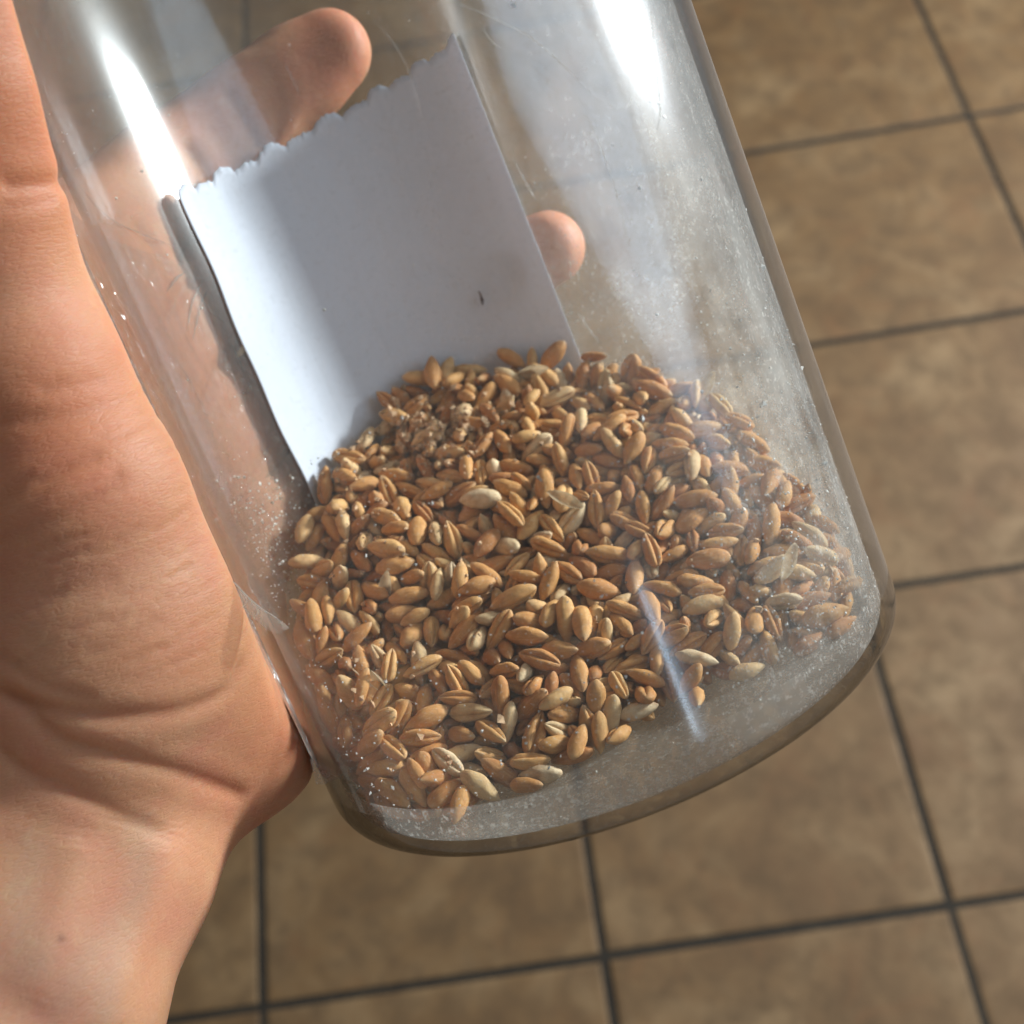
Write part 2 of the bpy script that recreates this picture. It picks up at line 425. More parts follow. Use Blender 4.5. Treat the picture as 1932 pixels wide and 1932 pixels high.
# finer skin where the camera looks: split every quad once before carving
def subdivide(V, Fc):
    me = bpy.data.meshes.new('t'); me.from_pydata([tuple(v) for v in V], [], Fc)
    bm = bmesh.new(); bm.from_mesh(me); bpy.data.meshes.remove(me)
    d = Vector(CAM_J * 1000)
    sel = [e for e in bm.edges if e.verts[0].co.y > -10 and e.verts[0].co.x > 15]
    bmesh.ops.subdivide_edges(bm, edges=sel, cuts=1, use_grid_fill=True)
    bm.verts.ensure_lookup_table(); bm.verts.index_update()
    V2 = np.array([v.co for v in bm.verts]); F2 = [tuple(v.index for v in f.verts) for f in bm.faces]; bm.free(); return V2, F2
HV, HF = subdivide(HV, HF)
HV = project(HV, sdf_hand, 3)
HN = vnormals(HV, HF)
crease_w = np.zeros(len(HV))
for pts, dep, wid in [(p, d * (.30 if d > 1.2 else .40), w * .7) for p, d, w in CREASES + FINE] + [(p, d, w) for p, d, w in TENDONS] + PALM:
    L = polyline(spline(pts)) if (pts, dep, wid) not in PALM else np.array([q for q in (far_skin(*p) for p in spline(pts)) if q is not None])
    if len(L) < 2: continue
    lo, hi = L.min(0) - 8, L.max(0) + 8
    ids = np.where(((HV > lo) & (HV < hi)).all(1))[0]
    if not len(ids): continue
    D = np.sqrt(((HV[ids][:, None, :] - L[None]) ** 2).sum(2)).min(1)
    A = ((HV[ids][:, None, :] - L[None]) ** 2).sum(2).argmin(1) / (len(L) - 1)
    fade = np.clip(np.minimum(A, 1 - A) / .14, 0, 1); fade = fade * fade * (3 - 2 * fade)
    if pts[0][0] <= 20: fade = np.where(A < .5, 1, fade)
    prof = (-np.exp(-(D / wid) ** 2) * dep + .3 * dep * np.exp(-((D - 2.6 * wid) / (1.4 * wid)) ** 2)) * fade
    HV[ids] += HN[ids] * prof[:, None]
    crease_w[ids] = np.maximum(crease_w[ids], np.exp(-(D / (wid * .9)) ** 2) * min(1, dep) * fade)

def mat_skin():
    k = NT('skin')
    tc = k.n('ShaderNodeTexCoord'); P = tc.outputs['Object']
    n1 = k.noise(P, 28, 4, .6, .4); n2 = k.noise(P, 90, 4, .6); n3 = k.noise(P, 420, 3, .6)
    c = k.ramp(n1, [(.30, (.555, .255, .130)), (.5, (.595, .290, .158)), (.70, (.56, .205, .112))])
    c = k.mix(k.mapr(n2, .46, .70, 0, .65), c, (.56, .215, .130, 1))
    c = k.mix(k.mapr(n3, .55, .75, 0, .25), c, (.66, .40, .23, 1))
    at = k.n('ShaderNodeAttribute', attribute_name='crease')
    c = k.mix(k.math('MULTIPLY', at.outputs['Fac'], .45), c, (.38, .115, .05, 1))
    red = k.n('ShaderNodeAttribute', attribute_name='red')
    c = k.mix(k.math('MULTIPLY', red.outputs['Fac'], .7), c, (.56, .165, .075, 1))
    vn = k.n('ShaderNodeAttribute', attribute_name='vein')
    c = k.mix(k.math('MULTIPLY', vn.outputs['Fac'], .20), c, (.46, .40, .27, 1))
    mole = k.n('ShaderNodeAttribute', attribute_name='mole')
    c = k.mix(mole.outputs['Fac'], c, (.22, .08, .04, 1))
    # skin lines: stretched cells across the limb plus pores
    mp = k.n('ShaderNodeMapping'); k.set(mp, 0, P); mp.inputs['Rotation'].default_value = (.2, .5, .3); mp.inputs['Scale'].default_value = (1, 1, 3.6)
    vo = k.n('ShaderNodeTexVoronoi', {'Scale': 620.0}, feature='DISTANCE_TO_EDGE'); k.set(vo, 'Vector', mp)
    wob = k.noise(mp, 160, 4, .65, .8)
    hgt = k.math('ADD', k.math('MULTIPLY', k.mapr(vo.outputs['Distance'], 0, .18), .18), k.math('ADD', k.math('MULTIPLY', wob, .8), k.math('MULTIPLY', n3, .5)))
    b = k.n('ShaderNodeBump', {'Strength': .36, 'Distance': .00045, 'Height': hgt})
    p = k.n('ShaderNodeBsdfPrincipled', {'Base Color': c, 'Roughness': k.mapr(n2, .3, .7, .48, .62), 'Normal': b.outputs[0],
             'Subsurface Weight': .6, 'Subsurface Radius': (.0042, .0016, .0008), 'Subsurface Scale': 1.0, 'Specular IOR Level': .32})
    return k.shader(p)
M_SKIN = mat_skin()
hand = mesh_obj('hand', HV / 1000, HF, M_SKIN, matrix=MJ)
tag(hand, 'bare left hand and wrist gripping the jar, thumb in front and fingertips behind it', 'hand')
def vattr(o, name, arr):
    a = o.data.attributes.new(name, 'FLOAT', 'POINT'); a.data.foreach_set('value', np.asarray(arr, np.float32))
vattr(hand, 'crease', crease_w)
red = np.zeros(len(HV))
for px, py, rad, s in [(40, 250, 16, .8), (40, 420, 9, .6), (120, 800, 15, .8), (80, 720, 12, .5), (330, 1230, 10, .3), (520, 1380, 12, .6), (450, 1480, 12, .4)]:
    q = on_skin(px, py)
    if q is not None: red = np.maximum(red, s * np.exp(-((HV - q) ** 2).sum(1) / rad ** 2))
red = np.maximum(red, .8 * np.exp(-((HV - polar(-18, 51, 78)) ** 2).sum(1) / 32 ** 2))
for th, r, z in [(-86, 58, 126), (-110, 58, 103), (-116, 58, 74), (-92, 57, 50)]:
    red = np.maximum(red, .8 * np.exp(-((HV - polar(th, r, z)) ** 2).sum(1) / 11 ** 2))
vattr(hand, 'red', red)
q = on_skin(114, 1772)
vein = np.zeros(len(HV))
for pts in ([(262, 1560), (268, 1640), (250, 1720), (215, 1810), (190, 1950)], [(250, 1720), (170, 1800), (120, 1900)], [(60, 1600), (40, 1720), (70, 1850)]):
    L = polyline(spline(pts))
    if len(L) > 1:
        for k0 in range(0, len(HV), 20000): vein[k0:k0 + 20000] = np.maximum(vein[k0:k0 + 20000], np.exp(-((HV[k0:k0 + 20000][:, None, :] - L[None, ::3]) ** 2).sum(2).min(1) / 2.6 ** 2))
vattr(hand, 'vein', vein)
vattr(hand, 'mole', np.zeros(len(HV)) if q is None else np.clip(1.6 * np.exp(-((HV - q) ** 2).sum(1) / .55 ** 2), 0, 1) * .65)

# ------------------------------------------------------------------ paper slip inside, against the far wall
def mat_paper():
    k = NT('paper')
    tc = k.n('ShaderNodeTexCoord'); n = k.noise(tc.outputs['Object'], 900, 3, .7); n2 = k.noise(tc.outputs['Object'], 40, 3)
    c = k.ramp(n2, [(.3, (.85, .88, .96)), (.7, (.88, .91, .98))])
    b = k.n('ShaderNodeBump', {'Strength': .05, 'Distance': .0001, 'Height': n})
    d = k.n('ShaderNodeBsdfPrincipled', {'Base Color': c, 'Roughness': .75, 'Normal': b.outputs[0], 'Specular IOR Level': .25})
    t = k.n('ShaderNodeBsdfTranslucent', {'Color': (.80, .80, .84, 1)})
    return k.shader(k.mixsh(.26, d, t))
def paper():
    nu, nv = 150, 60
    th0, th1 = -36.4, -115.5
    vs, fs = [], []
    r2 = np.random.RandomState(3)
    # torn saw-tooth top edge
    tooth = []
    for u in np.linspace(0, 1, nu):
        s = u * 12.4 + .35 * math.sin(7 * u)
        tooth.append(1.9 * abs(math.sin(math.pi * s)) ** .6 * (.65 + .4 * math.sin(3.1 * math.floor(s) + 1)) - 1.2 + .16 * r2.randn())
    for iu, u in enumerate(np.linspace(0, 1, nu)):
        th = math.radians(th0 + (th1 - th0) * u)
        top = 109.0 + 9.0 * u + tooth[iu]
        for v in np.linspace(0, 1, nv):
            z = 20 + (top - 20) * v
            th = math.radians(th0 + (th1 - th0) * u + (.45 * math.sin(.11 * z) + .25 * math.sin(.31 * z + 1)) * (1 - u))
            rr = 47.5 - .2 * (1 + math.sin(9 * u + z * .03)) - .07 * math.sin(21 * u + .05 * z) ** 2 - 1.4 * max(0, (u - .9) / .1) ** 2 * v
            vs.append((rr * math.cos(th) / 1000, rr * math.sin(th) / 1000, z / 1000))
    for iu in range(nu - 1):
        for iv in range(nv - 1):
            a = iu * nv + iv; fs.append((a, a + nv, a + nv + 1, a + 1))
    o = mesh_obj('paper_slip', vs, fs, mat_paper(), matrix=MJ)
    md = o.modifiers.new('thick', 'SOLIDIFY'); md.thickness = .00012
    return tag(o, 'blank white paper slip with a torn saw-tooth top edge, standing behind the grains', 'paper')
paper()

# ------------------------------------------------------------------ wheat grains
HN_ = np.array([-.1011, .6340, .8033]); HN_ /= np.linalg.norm(HN_)         # heap surface in the jar frame
HC = np.array([0, 22.0, 12.4])
def heap_h(P): return (P - HC) @ HN_
def in_core(P): return (heap_h(P) < -13) & (np.hypot(P[:, 0], P[:, 1]) < 35)      # buried out of sight
def pack(N, iters=240):
    r = np.random.RandomState(11)
    pts = []
    while len(pts) < N:
        p = np.array([r.uniform(-47, 47), r.uniform(-47, 47), r.uniform(4, 80)])
        if np.hypot(p[0], p[1]) < 45.5 and p[2] > 6 and heap_h(p) < -1.5 and not in_core(p[None])[0]: pts.append(p)
    c = np.array(pts); ax = r.randn(N, 3)
    ax -= .75 * (ax @ HN_)[:, None] * HN_          # grains tend to lie along the slope
    ax /= np.linalg.norm(ax, axis=1, keepdims=True)
    L = np.clip(r.normal(6.7, .75, N), 4.8, 8.6); Wd = L * r.uniform(.395, .475, N)
    offs = np.array([-.33, 0, .33]); rs = np.stack([Wd * .36, Wd * .47, Wd * .37], 1)
    lid = r.uniform(-1.6, .9, N)
    pairs = None
    for it in range(iters):
        S = c[:, None, :] + ax[:, None, :] * (offs[None, :, None] * L[:, None, None])
        S = S.reshape(-1, 3); rad = rs.reshape(-1)
        if it % 8 == 0:
            cell = np.floor(S / 4.6).astype(np.int64); key = (cell[:, 0] + 100) * 1000000 + (cell[:, 1] + 100) * 1000 + cell[:, 2] + 100
            order = np.argsort(key, kind='stable'); sk = key[order]
            I, J = [], []
            for dx in (-1, 0, 1):
                for dy in (-1, 0, 1):
                    for dz in (-1, 0, 1):
                        kk = key + dx * 1000000 + dy * 1000 + dz
                        lo = np.searchsorted(sk, kk, 'left'); hi = np.searchsorted(sk, kk, 'right')
                        mx = (hi - lo).max()
                        for q in range(mx):
                            ok = lo + q < hi; i = np.where(ok)[0]; j = order[(lo + q)[ok]]
                            s = (i < j) & (i // 3 != j // 3); I.append(i[s]); J.append(j[s])
            I = np.concatenate(I); J = np.concatenate(J)
        d = S[I] - S[J]; dist = np.linalg.norm(d, axis=1) + 1e-6
        ov = rad[I] + rad[J] - dist; mm = ov > 0
        mv = (d[mm] / dist[mm][:, None]) * (ov[mm] * .42)[:, None]
        D = np.zeros_like(S); np.add.at(D, I[mm], mv); np.add.at(D, J[mm], -mv)
        cnt = np.ones(len(S)); np.add.at(cnt, I[mm], .5); np.add.at(cnt, J[mm], .5)
        S2 = S + D / np.sqrt(cnt)[:, None]
        g = .10 if it < iters * .75 else .02
        S2 -= HN_ * g * .25
        # container
        ic = in_core(S2); S2[ic] += HN_ * .35
        rr = np.hypot(S2[:, 0], S2[:, 1]); mxr = 46.3 - rad
        low = np.clip((5.6 - (S2[:, 2] - rad)) / 3.4, 0, 1); mxr = mxr - 3.0 * low ** 2
        f = np.where(rr > mxr, mxr / np.maximum(rr, 1e-6), 1); S2[:, 0] *= f; S2[:, 1] *= f
        S2[:, 2] = np.maximum(S2[:, 2], Z_FLOOR + .1 + rad)
        hh = heap_h(S2) + rad; lim = np.repeat(lid, 3) + .6; S2 -= HN_ * np.clip(hh - lim, 0, 1.2)[:, None] * .5
        S2[:, 2] = np.maximum(S2[:, 2], Z_FLOOR + .1 + rad)
        T = S2.reshape(N, 3, 3); c = T.mean(1); ax2 = T[:, 2] - T[:, 0]
        ax = ax2 / (np.linalg.norm(ax2, axis=1, keepdims=True) + 1e-9)
    return c, ax, L, Wd
def grain_mesh(seed, nl, na, name):
    """kernel along +X, unit length and width 1: rounded back (+Z), furrow along the belly (-Z), blunt germ end, tapering brush end"""
    r = np.random.RandomState(seed)
    pe = r.uniform(2.0, 2.7); skew = r.uniform(.06, .20); bend = r.uniform(-.04, .10); gd = r.uniform(.38, .58); flat = r.uniform(.78, .95)
    vs, uv, fs = [], [], []
    ts = -np.cos(np.linspace(0, math.pi, nl))
    half = [.10, .26, .46, .75, 1.1, 1.42] if na > 14 else [.16, .5, 1.1]
    nd = na - 2 * len(half) - 1
    phis = list(np.linspace(0.05, math.pi - .05, nd)) + [1.5 * math.pi - h for h in half[::-1]] + [1.5 * math.pi] + [1.5 * math.pi + h for h in half]
    ph = r.uniform(0, 6, 8); dent = r.uniform(-1, 1, 3)
    for t in ts:
        s = (t + skew * (1 - t * t))
        prof = max(0.0, 1 - abs(s) ** pe) ** (.60 if t < 0 else .70)
        for p in phis:
            cz, sz = math.cos(p), math.sin(p)
            rad = 1.0
            if sz < 0:
                dl = abs(p - 1.5 * math.pi)
                rad *= 1 - gd * math.exp(-(dl / .22) ** 1.4) * (1 - t ** 8) + .10 * math.exp(-((dl - .62) / .3) ** 2)
            else: rad *= 1 + .07 * math.exp(-((p - math.pi / 2) / .35) ** 2)                     # ridge along the back
            if sz > .2 and t < -.5: rad *= 1 - .24 * math.exp(-((t + .78) / .14) ** 2) * math.exp(-((p - math.pi / 2) / .55) ** 2)   # germ
            rad *= 1 + .035 * math.sin(4 * t + ph[0] + 2 * p) + .03 * math.sin(8 * t + ph[1] - 3 * p) + .02 * math.sin(5 * p + ph[2])
            rad *= 1 - .16 * abs(dent[0]) * math.exp(-((t - dent[1]) / .3) ** 2 - (math.sin((p - ph[3]) / 2) / .3) ** 2)
            vs.append((t * .5, .5 * prof * rad * cz, .5 * flat * prof * rad * sz + bend * (1 - t * t) * .5)); uv.append(((t + 1) / 2, p / (2 * math.pi)))
    for a in range(nl - 1):
        for q in range(na):
            fs.append((a * na + q, a * na + (q + 1) % na, (a + 1) * na + (q + 1) % na, (a + 1) * na + q))
    return np.array(vs), fs, np.array(uv)
def mat_grain():
    k = NT('wheat_grain')
    tc = k.n('ShaderNodeTexCoord'); oi = k.n('ShaderNodeObjectInfo')
    al = k.n('ShaderNodeAttribute', attribute_name='along').outputs['Fac']
    rn = k.n('ShaderNodeAttribute', attribute_name='rnd').outputs['Fac']
    tn = k.n('ShaderNodeAttribute', attribute_type='OBJECT', attribute_name='tone').outputs['Fac']
    rr = k.math('ADD', tn, rn)
    P = k.n('ShaderNodeNewGeometry').outputs['Position']
    c = k.ramp(rr, [(0, (.46, .180, .056)), (.22, (.58, .255, .078)), (.45, (.67, .330, .105)), (.68, (.71, .395, .145)), (.86, (.76, .50, .24)), (1.0, (.80, .61, .38))])
    tip = k.math('ADD', k.mapr(al, .80, 1.0, 0, .75), k.mapr(al, .16, .0, 0, .45))
    c = k.mix(k.math('MULTIPLY', tip, k.mapr(k.noise(P, 700, 2), .3, .65)), c, (.72, .55, .34, 1))
    n = k.noise(P, 500, 4, .65); n2 = k.noise(P, 1800, 3, .7)
    c = k.mix(k.mapr(n, .46, .72, 0, .6), c, (.40, .145, .035, 1))
    av = k.n('ShaderNodeCombineXYZ'); k.set(av, 0, k.math('MULTIPLY', al, 2.0)); k.set(av, 1, k.math('MULTIPLY', k.n('ShaderNodeAttribute', attribute_name='round').outputs['Fac'], 30.0)); k.set(av, 2, k.math('MULTIPLY', rr, 50.0))
    c = k.mix(k.mapr(k.noise(av, 1.0, 2), .5, .72, 0, .4), c, (.80, .50, .20, 1))
    c = k.mix(k.mapr(n2, .58, .70, 0, .42), c, (.80, .68, .50, 1))          # flour dust on the skin
    b = k.n('ShaderNodeBump', {'Strength': .6, 'Distance': .00018, 'Height': k.math('ADD', n2, n)})
    p = k.n('ShaderNodeBsdfPrincipled', {'Base Color': c, 'Roughness': .66, 'Normal': b.outputs[0], 'Specular IOR Level': .25,
            })
    return k.shader(p)
M_GRAIN = mat_grain()
NV = 12
GV = [grain_mesh(s, 19, 22, 'grain') for s in range(NV)]
GL = [grain_mesh(s, 9, 12, 'grain') for s in range(NV)]
NG = 3150
gc, ga, gL, gW = pack(NG)
gk = rng.randint(0, NV, NG); groll = rng.uniform(0, 2 * math.pi, NG)
def grain_frame(i):
    x = ga[i]; ref = HN_ if abs(x @ HN_) < .9 else np.array([1., 0, 0])
    z = ref - x * (x @ ref); z /= np.linalg.norm(z); y = np.cross(z, x)
    c_, s_ = math.cos(groll[i]), math.sin(groll[i])
    return np.stack([x, y * c_ + z * s_, z * c_ - y * s_], 1)
GF = [grain_frame(i) for i in range(NG)]
def placed(i, V): return (V * np.array([gL[i], gW[i], gW[i]])) @ GF[i].T + gc[i]
# which grains show: look from the camera
allV, allF, owner, off = [], [], [], 0
for i in range(NG):
    V, Fs, _ = GL[gk[i]]; allV.append(placed(i, V)); allF += [tuple(v + off for v in f) for f in Fs]; owner += [i] * len(Fs); off += len(V)
gb = BVHTree.FromPolygons([tuple(v) for v in np.concatenate(allV)], allF)
seen = np.zeros(NG, int); o_ = Vector(CAM_J * 1000)
for py in np.arange(600, 1620, 5):
    for px in np.arange(480, 1700, 5):
        h = gb.ray_cast(o_, (Vector(pxj(px, py, 200)) - o_).normalized())
        if h[2] is not None: seen[owner[h[2]]] += 1
rank = np.argsort(-seen); single = [i for i in rank[:300] if seen[i] > 0]; rest = [i for i in range(NG) if i not in set(single)]
tone = np.clip(np.where(rng.uniform(size=NG) < .12, rng.uniform(.8, 1.0, NG), rng.normal(.38, .19, NG)), 0.02, 1.0)
def grain_label(i):
    t = tone[i]
    col = 'reddish' if t < .2 else 'brown' if t < .4 else 'golden' if t < .6 else 'tan' if t < .8 else 'pale'
    size = 'short' if gL[i] < 7.2 else 'long' if gL[i] > 8.3 else 'plump' if gW[i] > 3.55 else ''
    view = CAM_J * 1000 - gc[i]; view /= np.linalg.norm(view)
    if abs(ga[i] @ view) > .75: pose = 'standing end-on'
    elif GF[i][:, 2] @ view < -.35: pose = 'showing its furrow'
    elif GF[i][:, 2] @ view > .45: pose = 'round back up'
    else: pose = 'lying on its side'
    x, y, z = gc[i]; r = math.hypot(x, y); th = math.degrees(math.atan2(y, x))
    if z < 12 and heap_h(gc[i]) > -9: place = 'at the heap foot by the bare base'
    elif r > 39 and -118 < th < -34: place = 'against the paper slip'
    elif r > 39 and -34 <= th < 60: place = 'at the wall beside the palm'
    elif r > 39 and (th <= -118 or th > 150): place = 'at the dusty wall opposite the palm'
    elif z < 20: place = 'on the lower slope of the heap'
    elif z > 42: place = 'high on the heap'
    else: place = 'in the middle of the heap'
    return ' '.join(f'{size} {col} wheat grain {pose} {place}'.split())
GMESH = []
for s, (V, Fs, UV) in enumerate(GV):
    me = bpy.data.meshes.new('wheat_grain'); me.from_pydata([tuple(v) for v in V], [], Fs); me.update()
    me.polygons.foreach_set('use_smooth', [True] * len(me.polygons)); me.materials.append(M_GRAIN)
    a = me.attributes.new('along', 'FLOAT', 'POINT'); a.data.foreach_set('value', UV[:, 0].astype(np.float32))
    a = me.attributes.new('round', 'FLOAT', 'POINT'); a.data.foreach_set('value', UV[:, 1].astype(np.float32)); GMESH.append(me)
for i in single:
    o = bpy.data.objects.new('wheat_grain', GMESH[gk[i]]); COL.objects.link(o)
    M4 = Matrix.Identity(4)
    sc = np.array([gL[i], gW[i], gW[i]]) / 1000
    for r_ in range(3):
        for c_ in range(3): M4[r_][c_] = GF[i][r_][c_] * sc[c_]
        M4[r_][3] = gc[i][r_] / 1000
    o.matrix_world = MJ @ M4
    o['tone'] = float(tone[i])
    tag(o, grain_label(i), 'grain', 'wheat grains heaped in the jar')
print('visible grains', (seen > 0).sum(), 'single', len(single))
rv, rf, al, rn, off = [], [], [], [], 0
for i in rest:
    V, Fs, UV = GL[gk[i]]; rv.append(placed(i, V) / 1000); rf += [tuple(v + off for v in f) for f in Fs]; off += len(V)
    al.append(UV[:, 0]); rn.append(np.full(len(V), rng.uniform()))
heap = mesh_obj('wheat_heap', np.concatenate(rv), rf, M_GRAIN, matrix=MJ)
tag(heap, 'mass of wheat grains buried deeper in the heap inside the jar', 'grain', kind='stuff')
vattr(heap, 'along', np.concatenate(al)); vattr(heap, 'rnd', np.concatenate(rn))

# which spot of the heap the camera sees at a photo position
def on_heap(px, py):
    h = gb.ray_cast(o_, (Vector(pxj(px, py, 200)) - o_).normalized())
    return (np.array(h[0]), np.array(h[1])) if h[0] is not None else (None, None)

# ------------------------------------------------------------------ flour dust specks on the inside of the jar
def simple_mat(name, col, rough=.8, var=.12, scale=900):
    k = NT(name); P = k.n('ShaderNodeNewGeometry').outputs['Position']
    c = k.mix(k.mapr(k.noise(P, scale, 3), .35, .65), tuple(list(np.array(col) * (1 - var)) + [1]), tuple(list(np.minimum(np.array(col) * (1 + var), .95)) + [1]))
    return k.shader(k.n('ShaderNodeBsdfPrincipled', {'Base Color': c, 'Roughness': rough}))
OCT = np.array([(1, 0, 0), (-1, 0, 0), (0, 1, 0), (0, -1, 0), (0, 0, 1), (0, 0, -1)], float)
OCF = [(0, 2, 4), (2, 1, 4), (1, 3, 4), (3, 0, 4), (2, 0, 5), (1, 2, 5), (3, 1, 5), (0, 3, 5)]
def lumps(name, centres, sizes, mat, seed, jag=.35):
    r = np.random.RandomState(seed); vs, fs = [], []
    for c, z in zip(centres, sizes):
        q, _ = np.linalg.qr(r.randn(3, 3)); v = OCT * (1 + r.uniform(-jag, jag, (6, 1))) * z * r.uniform(.6, 1.3, 3)
        o = len(vs); vs += list((v @ q + c) / 1000); fs += [tuple(x + o for x in f) for f in OCF]
    return mesh_obj(name, vs, fs, mat, matrix=MJ, smooth=False)
r2 = np.random.RandomState(21)
cs, zs = [], []
def wall_spot(th, z): return polar(th, R_IN - .12, z)
for _ in range(5600):       # the near wall in front of the grains, thick towards the right and the bottom
    th = r2.uniform(28, 172); z = r2.uniform(7, 62); w = .25 + .75 * max(0, (th - 95) / 70) + .35 * max(0, (40 - th) / 25)
    if r2.uniform() < w * (1.0 if z < 34 else .45): cs.append(wall_spot(th, z)); zs.append(r2.gamma(2.2, .038) + .045)
for _ in range(900):        # higher up on the right
    th = r2.uniform(120, 200); z = 15 + abs(r2.normal(0, 42))
    cs.append(wall_spot(th, z)); zs.append(r2.gamma(2.0, .04) + .045)
for _ in range(420):        # clumps beside the lower left corner of the paper
    q = r2.randn(2); th = -20 + 9 * q[0]; z = 46 + 7 * q[1] + .3 * (th + 20)
    cs.append(wall_spot(th, z)); zs.append(r2.gamma(2.0, .06) + .05)
for _ in range(300):        # sparse elsewhere
    cs.append(wall_spot(r2.uniform(-180, 180), r2.uniform(12, 130))); zs.append(r2.gamma(2.0, .04) + .045)
for _ in range(420):        # on the bare part of the base
    a_, rr_ = r2.uniform(0, 2 * math.pi), 43 * math.sqrt(r2.uniform())
    p = np.array([rr_ * math.cos(a_), rr_ * math.sin(a_), Z_FLOOR + .08])
    if heap_h(p) > -4: cs.append(p); zs.append(r2.gamma(2.0, .045) + .03)
M_FLOUR = simple_mat('flour', (.82, .78, .70))
tag(lumps('flour_dust', cs, zs, M_FLOUR, 5), 'white flour dust specks clinging to the inside of the jar', 'dust', kind='stuff')

# broken bits and meal lying among the grains
cs, zs = [], []
for (cx, cy_, sx, sy, n_) in [(770, 820, 65, 38, 420), (660, 900, 45, 55, 60), (860, 800, 80, 35, 230), (700, 990, 70, 80, 70), (1000, 1000, 260, 180, 150), (1500, 1100, 90, 70, 30), (760, 1400, 90, 90, 40)]:
    for _ in range(n_):
        p, nn = on_heap(cx + sx * r2.randn(), cy_ + sy * r2.randn())
        if p is None: continue
        z = r2.gamma(2.2, .14) + .08
        cs.append(p + nn * z * .3); zs.append(min(z, .9))
k_ = simple_mat('meal', (.60, .38, .21), .85, .4, 400)
tag(lumps('grain_crumbs', cs, zs, k_, 6, .45), 'crumbled grain bits and meal scattered over the heap in the jar', 'crumbs', kind='stuff')

# husks: thin curled flakes lying on the heap
def mat_husk():
    k = NT('husk'); P = k.n('ShaderNodeNewGeometry').outputs['Position']
    c = k.mix(k.mapr(k.noise(P, 900, 3), .35, .65), (.62, .47, .28, 1), (.78, .66, .46, 1))
    p = k.n('ShaderNodeBsdfPrincipled', {'Base Color': c, 'Roughness': .4}); t = k.n('ShaderNodeBsdfTranslucent', {'Color': c})
    return k.shader(k.mixsh(.35, k.mixsh(.5, p, t), k.n('ShaderNodeBsdfTransparent')))
M_HUSK = mat_husk()
def husk(px, py, ang, L, Wd, label):
    p, nn = on_heap(px, py)
    if p is None: return
    ref = np.array([math.cos(ang), 0, math.sin(ang)]); y = np.cross(nn, ref); y /= np.linalg.norm(y); x = np.cross(y, nn)
    vs, fs = [], []
    for i in range(13):
        t = i / 12; w = Wd * math.sin(math.pi * (.06 + .90 * t)) ** .8
        for j in range(7):
            v = (j / 6 - .5) * 2
            vs.append((p + x * (t - .5) * L + y * v * w * .5 + nn * (.55 + .45 * L * .12 * (2 * t - 1) ** 2 + .35 * w * (v * v - .3))) / 1000)
    for i in range(12):
        for j in range(6): a_ = i * 7 + j; fs.append((a_, a_ + 1, a_ + 8, a_ + 7))
    o = mesh_obj('chaff_husk', vs, fs, M_HUSK, matrix=MJ)
    md = o.modifiers.new('thick', 'SOLIDIFY'); md.thickness = .00008
    tag(o, label, 'husk', 'husks among the grains')
husk(1325, 745, 2.4, 9.5, 3.2, 'translucent pale husk at the upper right rim of the grain heap')
husk(1065, 950, 1.2, 7.0, 3.0, 'small curled husk beside a pale grain in the middle of the heap')
husk(1010, 700, .2, 8.0, 2.4, 'long narrow husk at the top of the heap below the paper slip')
husk(735, 1110, 2.1, 6.5, 3.0, 'broken straw-coloured husk on the slope beside the palm')
husk(725, 1285, 1.9, 7.5, 2.6, 'split husk low on the heap near the palm side of the wall')
husk(1480, 1060, 2.6, 7.0, 2.8, 'dusty husk near the dusty jar wall away from the hand')
# thin awn among the grains
def tube(name, pts, rad, mat, matrix=MJ, parent=None):
    pts = [np.asarray(p, float) for p in pts]; vs, fs = [], []
    for i, p in enumerate(pts):
        t = pts[min(i + 1, len(pts) - 1)] - pts[max(i - 1, 0)]; t /= np.linalg.norm(t)
        u = np.cross(t, [.3, .5, .8]); u /= np.linalg.norm(u); v = np.cross(t, u)
        r_ = rad[i] if hasattr(rad, '__len__') else rad
        for q in range(6): vs.append((p + (u * math.cos(q * math.pi / 3) + v * math.sin(q * math.pi / 3)) * r_) / 1000)
    for i in range(len(pts) - 1):
        for q in range(6): fs.append((i * 6 + q, i * 6 + (q + 1) % 6, i * 6 + 6 + (q + 1) % 6, i * 6 + 6 + q))
    fs += [tuple(range(5, -1, -1)), tuple(range(len(vs) - 6, len(vs)))]
    return mesh_obj(name, vs, fs, mat, parent, matrix)
A0, n0 = on_heap(640, 1235); A1, n1 = on_heap(700, 1290)
if A0 is not None and A1 is not None:
    tag(tube('straw_awn', [A0 + n0 * .5 + (A1 - A0) * t + n0 * .8 * math.sin(math.pi * t) for t in np.linspace(-.2, 1.2, 9)], [.12, .13, .13, .12, .11, .10, .09, .07, .04], simple_mat('straw', (.72, .55, .34))),
        'thin pale straw bristle lying across the grains beside the palm', 'straw')
# dark forked fibre on the paper
def on_far(px, py, r_=46.2):
    d = (pxj(px, py, 200) - CAM_J * 1000); c = CAM_J * 1000
    A_ = d[0] ** 2 + d[1] ** 2; B_ = 2 * (d[0] * c[0] + d[1] * c[1]); C_ = c[0] ** 2 + c[1] ** 2 - r_ ** 2
    return c + d * (-B_ + math.sqrt(B_ * B_ - 4 * A_ * C_)) / (2 * A_)
def fibre():
    k = simple_mat('dark_husk', (.07, .028, .018))
    p = [on_far(*q) for q in [(903, 549), (907, 557), (909, 565), (911, 576), (914, 567)]]
    o = tube('dark_fibre', p[:4], [.14, .2, .3, .12], k)
    b_ = tube('fork', [p[2], p[4]], [.22, .1], k, None, o); b_.matrix_world = MJ
    tag(o, 'tiny dark forked fibre stuck to the face of the paper slip', 'fibre')
fibre()

